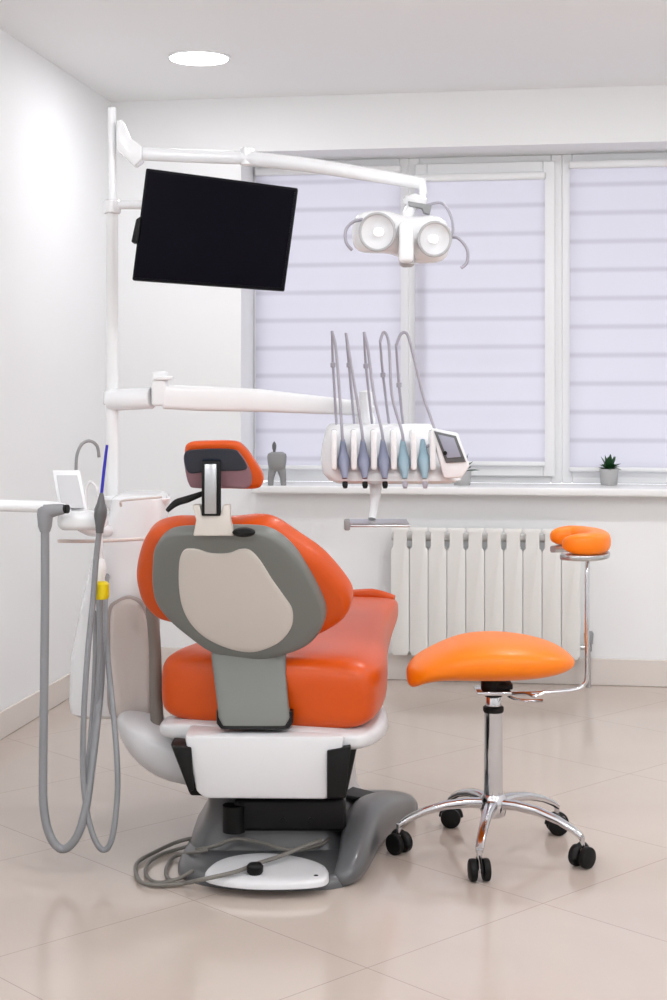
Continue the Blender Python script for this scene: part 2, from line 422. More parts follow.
# seat
def seat_ring(t, w, zt, zb, e=.42, lift=0):
    c = O+hd*t; c.z = (zt+zb)/2
    return superring(c, rt, UP, w, (zt-zb)/2, e, 36)
sec = [(-.045, .21, .50, .395), (-.035, .270, .53, .37), (-.01, .293, .552, .36), (.05, .298, .560, .36), (.15, .290, .560, .36), (.28, .268, .560, .362), (.42, .234, .566, .372),
       (.58, .196, .570, .39), (.75, .163, .570, .42), (.92, .138, .570, .45), (1.06, .122, .568, .475), (1.14, .108, .558, .49), (1.18, .078, .546, .51)]
bm = BM(); add_loft(bm, [seat_ring(*s) for s in sec])
seat = obj('seat', bm, 'orange', chair, subsurf=1)
bm = BM(); c = O+hd*1.12
add_tube(bm, [c-rt*.10+UP*.560, c+rt*.02+UP*.566, c+rt*.095+UP*.553], [.016, .022, .016], 16)
obj('foot_roll', bm, 'orange', chair)
# white shell under the seat
def shell_ring(t, w, zt, zb, e=.5):
    c = O+hd*t; c.z = (zt+zb)/2; return superring(c, rt, UP, w, (zt-zb)/2, e, 36)
bm = BM(); add_loft(bm, [shell_ring(*s) for s in [(-.075, .22, .366, .335), (-.07, .262, .372, .325), (-.04, .288, .376, .315), (.05, .302, .378, .31), (.2, .295, .376, .30), (.35, .238, .378, .305), (.5, .195, .39, .32), (.7, .145, .42, .36), (.9, .11, .455, .41), (.98, .09, .465, .43)]])
obj('seat_shell', bm, 'white2', chair, subsurf=1)
# rear skirt with dark side pieces
def quad_block(pts, d0, depth, m, name, bev=.006, sub=None):
    bm = BM(); add_prism(bm, [W(x, y, d0) for x, y in pts], FV*depth, bev); return obj(name, bm, m, sub or chair)
quad_block([(184, 736), (345, 736), (335, 790), (327, 800), (205, 799), (196, 792)], 3.80, .16, 'white2', 'rear_cover', .01)
quad_block([(170, 744), (358, 744), (346, 799), (190, 796)], 3.87, .26, 'black', 'underframe', .006)
# rear side blacks set flush beside the cover
quad_block([(172, 746), (191, 748), (194, 790), (189, 793)], 3.79, .10, 'rubber', 'side_grille', .003)
quad_block([(327, 751), (351, 747), (345, 797), (327, 799)], 3.79, .10, 'rubber', 'side_grille', .003)
# lift column under the seat
bm = BM(); rings = []
for z, a, bb in ((.05, .16, .17), (.12, .13, .14), (.22, .12, .13), (.34, .15, .17)):
    c = O+hd*.33+rt*.02; c.z = z; rings.append(superring(c, rt, hd, a, bb, .5, 28))
add_loft(bm, rings); obj('lift_column', bm, 'white2', chair)
# base plate
def gp(px, py, z=0): return G(px, py, z)
outl = [(178, 872), (196, 884), (240, 890), (300, 891), (340, 888), (362, 876), (374, 858), (384, 838), (400, 822), (418, 812), (408, 800), (370, 797), (320, 800), (250, 806), (210, 818), (190, 845)]
base_pts = catmull([G(x, y) for x, y in outl], 5, True)
bm = BM(); cen = sum(base_pts, Vector())/len(base_pts)
rings = []
for z, s in ((0, 1), (.012, 1.0), (.022, .985), (.028, .955), (.030, .9)):
    rings.append([cen+(p-cen)*s+UP*z for p in base_pts])
add_loft(bm, rings); obj('base_plate', bm, 'greyd', chair)
# pedestal: broad flared foot narrowing to the lift
def pr(px, d): return RV*((px-333.5)/F*d)+FV*d
bm = BM(); rings = []
for z, x0, x1, d0, d1, e in ((.026, 186, 352, 3.96, 4.42, .35), (.05, 192, 346, 3.97, 4.41, .33), (.085, 200, 340, 3.985, 4.39, .3), (.13, 205, 336, 3.98, 4.36, .3), (.185, 207, 338, 3.96, 4.32, .3)):
    c = (pr(x0, d0)+pr(x1, d0))/2+FV*(d1-d0)/2; a = (pr(x1, d0)-pr(x0, d0)).length/2
    c.z = z; rings.append(superring(c, RV, FV, a, (d1-d0)/2, e, 40))
add_loft(bm, rings); obj('pedestal', bm, 'greyd', chair)
# black bellows recess with two sockets
bm = BM(); pbox(bm, 234, 346, 799, 832, 3.94, 4.02, .012, 3)
obj('bellows', bm, 'black', chair)
for x in (283, 311):
    bm = BM(); add_lathe(bm, W(x, 820, 3.945), -FV, [(0, .009), (.01, .009), (.011, .006)], 16); obj('socket', bm, 'rubber', chair)
bm = BM(); c = W(234, 818, 3.95); add_tube(bm, [c-UP*.035, c+UP*.035], .03, 20); obj('lift_cylinder', bm, 'rubber', chair)
# sweeping fender on the right of the base
bm = BM()
fend = [(G(338, 880, .02), .022, .016), (G(351, 868, .035), .036, .032), (G(357, 846, .055), .045, .052), (G(362, 826, .07), .055, .066), (G(376, 812, .065), .062, .06), (G(395, 805, .05), .05, .045), (G(412, 803, .035), .028, .03)]
P = [f[0] for f in fend]; rings = []
for i, (p, a, bb) in enumerate(fend):
    t = (P[min(i+1, len(P)-1)]-P[max(0, i-1)]); t.z = 0; t.normalize(); s = t.cross(UP)
    c = p.copy(); c.z = bb
    rings.append([v if v.z > .001 else Vector((v.x, v.y, .001)) for v in superring(c, s, UP, a, bb, .75, 24)])
add_loft(bm, rings); obj('base_fender', bm, 'greyd', chair, subsurf=2)
bm = BM(); add_prism(bm, [W(335, 788, 4.2), W(352, 787, 4.25), W(397, 798, 4.45), W(392, 801, 4.3), W(345, 795, 4.12)], UP*-.012, .002); obj('fender_strip', bm, 'black', chair)
# white oval foot cover with a black knob
ov = [(206, 880), (212, 868), (232, 860), (262, 857), (295, 860), (322, 868), (329, 877), (322, 885), (285, 888), (240, 887)]
op = catmull([G(x, y, .03) for x, y in ov], 5, True)
bm = BM(); c = sum(op, Vector())/len(op)
add_loft(bm, [[c+(p-c)*s+UP*z for p in op] for z, s in ((-.004, 1), (.006, .995), (.011, .97), (.014, .9), (.0155, .6), (.016, .2))]); oc = obj('foot_cover', bm, 'white2', chair)
kp = G(255, 874, .045)
bm = BM(); add_lathe(bm, kp-UP*.002, UP, [(0, .014), (.008, .02), (.022, .021), (.028, .016), (.03, .004)], 20); obj('knob', bm, 'rubber', oc)
kp = G(316, 876, .043)
bm = BM(); add_lathe(bm, kp-UP*.002, UP, [(0, .006), (.004, .006), (.005, .002)], 16); obj('screw', bm, 'rubber', oc)

# backrest
def db(px, py): return 3.97-(700-py)/170*.25-(px-253)/390*.10
def BK(px, py, off=0): return W(px, py, db(px, py)+off)
axis_x = 0
def curve(p):
    # wings sweep forward
    l = (p-BK(240, 600)).dot(RV); return .8*max(0, abs(l)-.06)**2
bup = (BK(213, 530)-BK(253, 690)).normalized()
away = (bup.cross(rt)); away = away if away.dot(FV) > 0 else -away
away = away.normalized()
def bslab(outl_, off, thick, m, name, edge=.012, bulge=0, parent=chair, n=5, label=None):
    pts = []
    for x, y in outl_:
        u, v = x, y
        for _ in range(8):
            p = BK(u, v)+away*(off+min(edge, thick/2))+away*curve(BK(u, v)+away*off)
            d = p.dot(FV); u += x-(333.5+p.dot(RV)/d*F); v += y-(400+(CH-p.z)/d*F)
        pts.append(BK(u, v)+away*off)
    pts = catmull(pts, n, True)
    bm = BM(); add_slab(bm, pts, away, thick, edge, bulge, curve); return obj(name, bm, m, parent, label=label)
cush = [(152, 529), (170, 523), (195, 523), (231, 523), (256, 521), (274, 525), (297, 540), (320, 556), (338, 575), (350, 593), (350, 607), (343, 618), (326, 629), (304, 638), (275, 644), (240, 646), (212, 638), (192, 629), (174, 619), (157, 613), (144, 599), (138, 580), (138, 563), (143, 543)]
bk = bslab(cush, .012, .085, 'orange', 'backrest', .03)
greyo = [(180, 531), (164, 536), (155, 548), (153, 565), (153, 585), (157, 602), (170, 619), (190, 636), (208, 649), (230, 657), (255, 659), (280, 655), (305, 646), (319, 633), (325, 618), (323, 603), (312, 580), (300, 561), (284, 543), (268, 533), (250, 530), (215, 530)]
bslab(greyo, -.016, .045, 'grey', 'backrest_shell', .012)
creamo = [(186, 549), (197, 549), (211, 553), (228, 553), (240, 549), (250, 550), (260, 560), (272, 579), (284, 596), (292, 609), (292, 625), (283, 639), (268, 648), (250, 652), (228, 648), (205, 637), (190, 622), (182, 605), (179, 586), (179, 566), (181, 555)]
bslab(creamo, -.021, .02, 'panel', 'back_panel', .004, .004)
# strut from seat to backrest
st = [(208, 643), (250, 655), (286, 645), (286, 670), (289, 700), (290, 718), (282, 725), (254, 727), (228, 726), (219, 719), (215, 700), (211, 670)]
bm = BM(); pts = []
for x, y in st: pts.append(W(x, y, 3.815+(0 if y < 690 else 0)))
sp = []
cs = [(646, 210, 287, 3.895), (660, 211, 286, 3.89), (675, 213, 286, 3.88), (700, 216, 288, 3.85), (718, 218, 290, 3.83), (726, 222, 286, 3.825)]
rings = []
for y, a, b_, d in cs:
    c = (W(a, y, d)+W(b_, y, d))/2+FV*.02; rings.append(superring(c, RV, FV, (W(b_, y, d)-W(a, y, d)).length/2, .02, .35, 28))
add_loft(bm, rings); obj('backrest_strut', bm, 'grey', chair)
bm = BM(); rings = []
for y, a, b_, d in ((712, 216, 293, 3.845), (724, 216, 293, 3.835), (729, 220, 289, 3.83)):
    c = (W(a, y, d)+W(b_, y, d))/2+FV*.03; rings.append(superring(c, RV, FV, (W(b_, y, d)-W(a, y, d)).length/2, .035, .3, 28))
add_loft(bm, rings); obj('strut_gasket', bm, 'black', chair)
# headrest bracket, post, lever, knob
dh = db(213, 525)-.03
def hp(px, py, off=0): return W(px, py, dh+off)
bm = BM(); add_prism(bm, [hp(192, 505), hp(200, 505), hp(202, 513), hp(221, 513), hp(223, 505), hp(230, 505), hp(230, 520), hp(234, 536), hp(193, 536), hp(196, 520)], FV*.05, .004); obj('headrest_bracket', bm, 'panel', chair)
bm = BM(); add_lathe(bm, hp(244, 532, .01), -FV, [(0, .028), (.014, .028), (.02, .022), (.022, .004)], 24)
for v in bm.verts:
    cc = hp(244, 532, .01); v.co.z = cc.z+(v.co.z-cc.z)*.42
obj('headrest_knob', bm, 'rubber', chair)
bm = BM(); pbox(bm, 201.5, 220.5, 461, 516, dh-.006, dh+.018, .003, 2); hpst = obj('headrest_post', bm, 'rubber', chair)
bm = BM(); pbox(bm, 204.5, 216.5, 464, 514, dh-.012, dh-.004, .002, 2); obj('post_plate', bm, 'steel', hpst)
bm = BM(); add_tube(bm, [hp(204, 493, .03), hp(188, 499, .02), hp(176, 503, .01), hp(167, 511, .0)], [.006, .009, .009, .005], 12); obj('release_lever', bm, 'rubber', chair)
head = [(184, 450), (188, 443), (200, 441), (232, 441), (243, 446), (253, 459), (262, 474), (262, 484), (255, 489), (230, 489), (196, 488), (188, 484), (185, 468)]
hy = lambda x, y: W(x, y, dh+.02+(y-465)*.0012)
pts = catmull([hy(x, y) for x, y in head], 5, True)
bm = BM(); add_slab(bm, pts, FV, .075, .02); hr = obj('headrest', bm, 'orange', chair)
pl = [(185, 453), (200, 449), (232, 449), (241, 454), (250, 469), (252, 480), (247, 488), (225, 488), (196, 488), (189, 484), (185, 468)]
pts = catmull([hy(x, y)-FV*.008 for x, y in pl], 5, True)
bm = BM(); add_slab(bm, pts, FV, .03, .005); obj('headrest_cover', bm, 'mauve', hr)
pl = [(185, 453), (200, 449), (232, 449), (240, 454), (247, 465), (244, 470), (225, 471), (205, 472), (188, 472)]
pts = catmull([hy(x, y)-FV*.012 for x, y in pl], 5, True)
bm = BM(); add_slab(bm, pts, FV, .02, .004); obj('headrest_plate', bm, 'navy', hr)
# left armrest: post and bar
bm = BM(); pth = [W(158, 728, 4.12), W(156, 700, 4.13), W(155, 650, 4.14), W(152, 606, 4.15), W(154, 594, 4.18)]
q = pth[-1]; pth += [q+hd*.08+UP*.012, q+hd*.34+UP*.012]
add_tube(bm, pth, [.019, .018, .017, .017, .018, .02, .016], 14, flat=(1.1, 1)); obj('armrest', bm, mat('taupe_grey_armrest', (126, 117, 110), .45), chair)

# ------------------------------------------------------------- cables on the floor by the base
zc = .009
def fc(pts, r, name, label):
    P3 = [G(x, y, z) for x, y, z in pts]; bm = BM(); add_tube(bm, P3, r, 10, 8)
    return tag(obj(name, bm, 'cord', origin=P3[0]), label, 'cable')
fc([(206, 836, .045), (180, 841, .018), (155, 852, .009), (138, 862, .009), (136, 873, .009), (143, 883, .009), (165, 885, .009), (186, 883, .012), (200, 880, .047), (235, 872, .056), (256, 864, .06), (278, 857, .062), (300, 848, .070), (322, 840, .078)], .0054, 'floor_cable', 'outermost grey cable looping on the floor and over the white foot cover')
fc([(204, 842, .040), (185, 847, .012), (160, 855, .009), (148, 864, .009), (146, 874, .009), (155, 882, .009), (175, 880, .009), (194, 870, .034)], .0048, 'floor_cable', 'middle grey cable loop lying left of the chair base')
fc([(208, 850, .045), (192, 853, .034), (176, 856, .009), (168, 864, .009), (166, 874, .009), (172, 880, .009), (186, 876, .010)], .0048, 'floor_cable', 'innermost short grey cable loop closest to the chair base')
bm = BM(); P3 = [W(196, 850, 3.93), W(215, 846, 3.92), W(236, 839, 3.93), W(262, 843, 3.92), W(290, 850, 3.89), W(318, 846, 3.93), W(330, 838, 3.99)]
add_tube(bm, P3, .005, 10, 8); tag(obj('floor_cable', bm, 'cord', origin=P3[0]), 'thin grey cable crossing in front of the black bellows of the base', 'cable')

# ------------------------------------------------------------- dental unit (spittoon column) left of the chair
unit = root('dental_unit', 'white spittoon unit with light pole, attached to the left side of the dental chair', 'dental unit', Q(-.58, 4.3, 0))
d0 = 4.2
def pring(y, x0, x1, da, depth, e=.45, n=32):
    a, b_ = W(x0, y, da), W(x1, y, da); c = (a+b_)/2+FV*depth/2
    return superring(c, RV, FV, (b_-a).length/2, depth/2, e, n)
bm = BM(); add_loft(bm, [pring(*s) for s in ((497, 112, 154, 4.26, .30), (500, 107, 160, 4.24, .32), (512, 106, 161, 4.24, .32), (540, 94, 156, 4.24, .32), (600, 78, 152, 4.24, .32), (660, 66, 150, 4.24, .32), (705, 64, 150, 4.24, .32), (716, 66, 148, 4.25, .30), (719, 74, 142, 4.27, .26))]); obj('body', bm, 'white', unit)
fp = catmull([W(x, y, 4.2) for x, y in ((112, 712), (110, 660), (110, 615), (118, 603), (130, 600), (141, 608), (148, 630), (151, 665), (152, 700), (148, 716), (130, 718))], 5, True)
bm = BM(); add_slab(bm, fp, FV, .08, .016, .004); obj('front_panel', bm, 'cream', unit)
fp = catmull([W(x, y, 4.215) for x, y in ((109, 714), (107, 660), (107, 612), (117, 600), (130, 597), (143, 605), (151, 630), (154, 665), (154, 700), (150, 719), (130, 721))], 5, True)
bm = BM(); add_slab(bm, fp, FV, .06, .006); obj('panel_rim', bm, mat('taupe_rim', (176, 162, 157), .4), unit)
# arm joining unit to the chair
bm = BM(); add_loft(bm, [superring(W(x, (a+b_)/2, 4.16), UP, FV, (b_-a)/2/F*4.16, dp, .8, 24) for x, a, b_, dp in ((117, 716, 724, .02), (122, 712, 735, .07), (132, 712, 752, .10), (150, 715, 769, .12), (172, 722, 779, .13), (200, 733, 783, .13), (225, 742, 782, .12))]); obj('support_arm', bm, 'white2', unit, subsurf=1)
# spittoon bowl
c = W(136, 500, 4.36); bm = BM()
add_lathe(bm, c-UP*.045, UP, [(0, .04), (.015, .075), (.04, .098), (.05, .102), (.054, .100), (.048, .092), (.03, .07), (.018, .03), (.016, .005)], 36); obj('spittoon_bowl', bm, 'white', unit)
bm = BM(); add_tube(bm, [W(76, 470, 4.2), W(77, 455, 4.2), W(82, 444, 4.21), (W(90, 441, 4.22)), W(97, 446, 4.23), W(99, 457, 4.24)], .0045, 10)
add_tube(bm, [W(76, 508, 4.2), W(76, 470, 4.2)], .0045, 10); obj('rinse_spout', bm, 'figure', unit)
bm = BM(); add_tube(bm, [W(86, 510, 4.2), W(86, 490, 4.2), W(90, 482, 4.2), W(96, 487, 4.2), W(98, 496, 4.2)], .004, 10); obj('cup_filler', bm, 'white', unit)
# thin arms across the body
bm = BM(); add_tube(bm, [W(58, 541, 4.02), W(100, 541, 4.08), W(158, 538, 4.2)], .005, 10); obj('side_rail', bm, 'cream', unit)
bm = BM(); add_tube(bm, [W(121, 506, 4.2), W(122, 501, 4.18), W(140, 499, 4.15), W(162, 497, 4.15)], .0035, 8); obj('bowl_rail', bm, 'cream', unit)
# assistant holder: white console and long bar
bm = BM(); pbox(bm, 56, 104, 512, 531, 3.92, 4.02, .02, 4); ac = obj('holder_console', bm, 'white', unit)
bm = BM(); add_tube(bm, [W(-14, 505, 3.97), W(20, 506, 3.97), W(60, 508, 3.97), W(66, 516, 3.97)], .016, 14); obj('holder_bar', bm, 'white', unit)
bm = BM(); add_tube(bm, [W(80, 524, 3.99), W(92, 530, 4.12), W(112, 530, 4.28)], .018, 14); obj('holder_arm', bm, 'white', unit)
bm = BM(); add_hex(bm, [W(60, 513, 4.0), W(88, 513, 4.0), W(88, 513, 4.02), W(60, 513, 4.02), W(52, 470, 4.08), W(80, 470, 4.08), W(80, 470, 4.10), W(52, 470, 4.10)], .004); tb = obj('control_panel', bm, 'white', unit)
bm = BM(); add_hex(bm, [W(62, 508, 3.994), W(84, 508, 3.994), W(84, 508, 4.0), W(62, 508, 4.0), W(56, 474, 4.073), W(77, 474, 4.073), W(77, 474, 4.08), W(56, 474, 4.08)], .001); obj('panel_face', bm, mat('pale_panel_face', (206, 206, 208), .2), tb)
# pole
pc = W(112, 500, 4.45); r_, dd = pc.dot(RV), 4.45
def pz(y): return CH-(y-400)/F*dd
bm = BM(); add_tube(bm, [Q(r_, dd, pz(520)), Q(r_, dd, pz(205))], .0185, 20, smooth=False); obj('pole', bm, 'upvc', unit)
bm = BM(); add_tube(bm, [Q(r_, dd, pz(207)), Q(r_, dd, pz(108))], .0125, 20, smooth=False); obj('upper_pole', bm, 'white', unit)
for y in (207, 398):
    bm = BM(); add_lathe(bm, Q(r_, dd, pz(y)-.02), UP, [(0, .022), (.003, .026), (.037, .026), (.04, .022)], 24); obj('collar', bm, 'white', unit)

# suction hoses and tools held by the holder console
sh = root('suction_hose', 'thick grey suction hose with elbow head, leftmost of the hanging hoses', 'suction hose', W(45, 512, 3.9))
bm = BM(); add_tube(bm, [W(45, 530, 3.89), W(45, 600, 3.89), W(44, 700, 3.88), (W(43, 770, 3.87)), W(44, 810, 3.86), W(51, 838, 3.85), W(63, 849, 3.85), W(76, 838, 3.85), W(85, 812, 3.86), (W(91, 770, 3.89)), W(97, 720, 3.96), W(101, 670, 4.02), W(101, 620, 4.08), W(98, 585, 4.15), W(96, 570, 4.24)], .0112, 14, 7); obj('hose', bm, 'hose', sh)
bm = BM(); add_lathe(bm, W(45, 532, 3.89), UP, [(0, .013), (.015, .018), (.045, .021), (.06, .019), (.066, .01)], 20)
add_tube(bm, [W(45, 512, 3.89), W(56, 510, 3.89), W(64, 509, 3.89)], [.02, .016, .013], 16); obj('elbow_head', bm, 'hose', sh)
bm = BM(); add_tube(bm, [W(62, 509, 3.89), W(68, 509, 3.885)], .0115, 16); obj('nozzle', bm, 'rubber', sh)
se = root('saliva_ejector', 'grey saliva ejector handle with a blue straw tip standing in the holder', 'saliva ejector', W(100, 520, 3.9))
bm = BM(); add_tube(bm, [W(101.5, 494, 3.9), W(104, 470, 3.9), W(107, 445, 3.9)], [.0042, .0042, .0036], 10); obj('straw', bm, 'blue', se)
bm = BM(); add_lathe(bm, W(99.5, 533, 3.9), W(101.5, 494, 3.9)-W(99.5, 533, 3.9), [(0, .010), (.02, .012), (.045, .017), (.062, .017), (.078, .011), (.10, .006), (.105, .004)], 18); obj('handle', bm, 'greyd', se)
bm = BM(); add_tube(bm, [W(99.5, 530, 3.9), W(96, 560, 3.9), W(93, 600, 3.895), W(88, 650, 3.89), W(84, 710, 3.88), W(83, 770, 3.87), W(87, 812, 3.86), W(95, 840, 3.85), W(104, 850, 3.85), W(112, 838, 3.85), W(117, 800, 3.87), W(117, 760, 3.89), W(113, 710, 3.95), W(108, 660, 4.0), W(105, 620, 4.06), W(106, 590, 4.15), W(107, 575, 4.25)], .0078, 12, 7); obj('hose', bm, 'hose', se)
sy = root('syringe', 'yellow banded white spray handle hanging between the grey hoses', 'syringe', W(100, 590, 4.0))
bm = BM(); add_lathe(bm, W(101, 599, 3.93), UP, [(0, .017), (.006, .0215), (.040, .0215), (.046, .015)], 20); obj('band', bm, 'yellow', sy)
bm = BM(); add_lathe(bm, W(101, 585, 3.98), UP, [(0, .012), (.02, .011), (.03, .014), (.05, .014), (.07, .009)], 18); add_tube(bm, [W(101, 562, 3.98), W(101, 545, 3.97), W(100, 528, 3.96)], .005, 8); obj('handle', bm, 'white', sy)
bm = BM(); add_tube(bm, [W(101, 597, 3.98), W(100, 640, 3.98), W(97, 700, 3.975), W(92, 755, 3.97), W(86, 800, 3.97), W(88, 760, 4.0), W(93, 700, 4.08), W(95, 650, 4.15), W(95, 610, 4.25)], .0062, 10, 7); obj('hose', bm, 'hose', sy)

# ------------------------------------------------------------- monitor
mo = root('monitor', 'flat black monitor tilted on the light pole above the chair', 'monitor', W(215, 230, 4.2))
quad = [(146, 168), (298, 188), (284, 291), (132, 280)]
bm = BM(); add_prism(bm, [W(x, y, 4.16) for x, y in quad], FV*.032, .004); cs_ = obj('casing', bm, 'bezel', mo)
cx_, cy_ = 215, 231.7
bm = BM(); add_prism(bm, [W(cx_+(x-cx_)*.965, cy_+(y-cy_)*.95, 4.157) for x, y in quad], FV*.006); obj('screen', bm, 'screen', mo, smooth=False)
bm = BM(); add_prism(bm, [W(x, y, 4.15) for x, y in ((136, 219), (141, 216), (138, 243), (131, 242))], FV*.05, .003); obj('side_clip', bm, 'rubber', mo)
bm = BM(); pbox(bm, 190, 240, 205, 255, 4.19, 4.24, .01, 2); obj('rear_housing', bm, 'bezel', mo)
bm = BM(); add_tube(bm, [W(215, 228, 4.235), W(200, 215, 4.34), W(165, 206, 4.40), W(112, 205, 4.45)], .013, 12); obj('arm', bm, 'white', mo)

# ------------------------------------------------------------- operating lamp on its two-part arm
ol = root('operating_lamp', 'white dental operating lamp with two reflectors on a long white arm', 'dental lamp', W(112, 150, 4.45))
bm = BM(); add_prism(bm, [W(x, y, 4.41) for x, y in ((116, 120), (122, 119), (130, 138), (142, 146), (142, 160), (134, 166), (124, 156), (116, 150))], FV*.06, .006); obj('pivot_bracket', bm, 'white', ol)
bm = BM(); add_tube(bm, [W(132, 153, 4.44), W(190, 156, 4.42), W(252, 158, 4.40)], [.019, .018, .018], 16, flat=(.9, 1.1)); obj('rear_arm', bm, 'white', ol)
bm = BM(); add_lathe(bm, W(248, 166, 4.40), UP, [(0, .018), (.003, .022), (.05, .022), (.054, .018)], 20); obj('elbow', bm, 'white', ol)
bm = BM(); add_tube(bm, [W(243, 158, 4.40), W(300, 164, 4.34), W(360, 173, 4.27), W(424, 184, 4.2)], [.02, .019, .018, .015], 16, flat=(.9, 1.1)); obj('spring_arm', bm, 'white', ol)
bm = BM(); add_tube(bm, [W(421, 182, 4.2), W(423, 192, 4.2), W(420, 200, 4.2)], .012, 14); add_lathe(bm, W(415, 207, 4.2), UP, [(0, .02), (.006, .032), (.02, .036), (.028, .03), (.036, .014)], 24); obj('swivel', bm, 'white', ol)
bm = BM(); add_prism(bm, [W(x, y, 4.165) for x, y in ((408, 201), (432, 205), (430, 214), (424, 213), (422, 208), (409, 206))], FV*.03, .002); obj('swivel_slot', bm, 'figure', ol)
bm = BM()
add_tube(bm, [W(424, 206, 4.2), W(441, 203, 4.19), W(450, 214, 4.18), W(453, 230, 4.17), W(448, 240, 4.17)], .004, 10)
obj('yoke', bm, 'violet', ol)
# head shell
dl = 4.14
bm = BM()
add_loft(bm, [superring(W(x, (a+b_)/2, dl+.03+k), UP, FV, (b_-a)/2/F*dl, dp, .85, 28) for x, a, b_, dp, k in ((352, 222, 244, .02, .03), (357, 214, 252, .04, .02), (370, 210, 254, .05, .015), (385, 210, 253, .05, .012), (397, 213, 256, .048, .01), (407, 216, 262, .048, .01), (418, 216, 264, .05, .01), (432, 214, 264, .05, .015), (443, 218, 262, .04, .02), (450, 226, 254, .02, .03))])
hd_ = obj('lamp_head', bm, 'white', ol, subsurf=1)
bm = BM(); add_tube(bm, [W(412, 206, 4.19), W(408, 214, 4.18), W(405, 222, 4.17)], .016, 12); obj('neck', bm, 'white', ol)
ax = (-FV*1+UP*-.12).normalized()
for x, y, rr, ax in ((378, 232, .047, (-FV-RV*.35-UP*.12).normalized()), (434, 239, .043, (-FV+RV*.25-UP*.16).normalized())):
    c = W(x, y, dl-.03)
    bm = BM(); add_lathe(bm, c-ax*.02, ax, [(0, rr*.9), (.012, rr+.004), (.022, rr+.006), (.027, rr+.002), (.024, rr-.004), (.012, rr*.75), (.004, rr*.45), (.003, .004)], 32); rf = obj('reflector', bm, 'reflector', hd_)
    bm = BM(); add_lathe(bm, c-ax*.018, ax, [(0, .012), (.022, .012), (.03, .007), (.032, .001)], 16); obj('bulb', bm, 'bulb', rf)
    bm = BM(); s1 = ax.orthogonal().normalized(); s2 = ax.cross(s1); add_tube(bm, [c+ax*.006+(s1*math.cos(t_)+s2*math.sin(t_))*(rr+.003) for t_ in [2*math.pi*j/24 for j in range(25)]], .0042, 8, 2); obj('reflector_ring', bm, 'ring', hd_)
bm = BM(); pbox(bm, 399, 414, 221, 262, dl-.055, dl+.0, .012, 3); obj('front_shield', bm, 'white', hd_)
bm = BM(); add_lathe(bm, W(407, 252, dl+.01), -UP, [(0, .02), (.02, .024), (.035, .022), (.042, .012)], 20); obj('joystick', bm, 'ring', hd_)
bm = BM(); add_tube(bm, [W(365, 219, 4.16), W(353, 222, 4.14), W(346, 230, 4.13), W(346, 242, 4.13), W(352, 250, 4.14)], .0045, 10); obj('handle', bm, 'violet', ol)
bm = BM(); add_tube(bm, [W(448, 238, 4.16), W(458, 238, 4.14), W(467, 249, 4.13), W(467, 262, 4.13), W(461, 268, 4.13)], .0045, 10); obj('handle', bm, 'violet', ol)

# ------------------------------------------------------------- instrument delivery console on its arm
it = root('instrument_console', 'white instrument delivery console on a horizontal arm in front of the window', 'dental console', W(390, 480, 4.5))
DC = 4.42
bm = BM(); add_tube(bm, [W(112, 400, 4.45), W(130, 399, 4.42), W(152, 398, 4.40)], .036, 16, flat=(1, .9)); obj('shoulder', bm, 'white', it)
bm = BM(); pbox(bm, 151, 166, 371, 406, 4.37, 4.43, .008, 3); pbox(bm, 153, 172, 376, 380, 4.36, 4.42, .003, 2); obj('hinge', bm, 'upvc', it)
bm = BM()
add_loft(bm, [superring(W(x, (a+b_)/2, d), UP, FV, (b_-a)/2/F*d, .03, .45, 20) for x, a, b_, d in ((164, 385, 409, 4.40), (200, 386, 411, 4.43), (260, 389, 412, 4.50), (320, 396, 414, 4.57), (368, 402, 416, 4.60), (374, 406, 414, 4.60))]); obj('arm', bm, 'upvc', it)
bm = BM(); add_lathe(bm, W(366, 428, 4.58), UP, [(0, .03), (.03, .03), (.05, .022), (.11, .02), (.115, .012)], 20); obj('arm_joint', bm, 'white', it)
bm = BM(); add_loft(bm, [pring(*s) for s in ((424, 330, 432, 4.52, .10), (428, 326, 438, 4.50, .13), (445, 322, 444, 4.46, .18), (460, 320, 450, 4.42, .24), (474, 322, 462, 4.40, .28), (481, 328, 464, 4.40, .27), (484, 336, 456, 4.42, .24))])
obj('console_body', bm, 'white', it)
bm = BM()
for x in (334, 354, 374, 394, 414, 433): pbox(bm, x-3, x+3, 430, 470, 4.36, 4.47, .006, 3)
obj('instrument_holder', bm, 'white', it)
q = [(434, 431), (456, 436), (466, 462), (446, 463)]
bm = BM(); add_prism(bm, [W(x, y, 4.36) for x, y in ((431, 428), (458, 433), (470, 466), (462, 478), (444, 478))], FV*.06, .006); dp = obj('display_housing', bm, 'white', it)
bm = BM(); add_prism(bm, [W(x, y, 4.354) for x, y in q], FV*.008, .001); obj('display_frame', bm, 'greyd', dp)
bm = BM(); add_prism(bm, [W(x, y, 4.35) for x, y in ((438, 434.5), (454, 438), (461, 457), (447, 458))], FV*.006, .001); obj('display', bm, 'lcd', dp)
bm = BM(); add_lathe(bm, W(445, 453, 4.352), -FV, [(0, .006), (.006, .006), (.007, .003)], 14); obj('button', bm, 'rubber', dp)
bm = BM(); add_tube(bm, [W(376, 482, 4.5), W(375, 500, 4.48), W(372, 519, 4.45)], [.022, .014, .012], 14); obj('tray_post', bm, 'white', it)
bm = BM(); c0, c1 = W(346, 522, 4.3), W(410, 522, 4.3)
cbox(bm, c0.dot(RV), c1.dot(RV), 4.28, 4.50, .857, .864, .003, 2); obj('tray', bm, 'steel', it)
bm = BM(); cbox(bm, c0.dot(RV)-.006, c0.dot(RV)+.012, 4.27, 4.30, .848, .88, .005, 2); obj('tray_clamp', bm, 'figure', it)
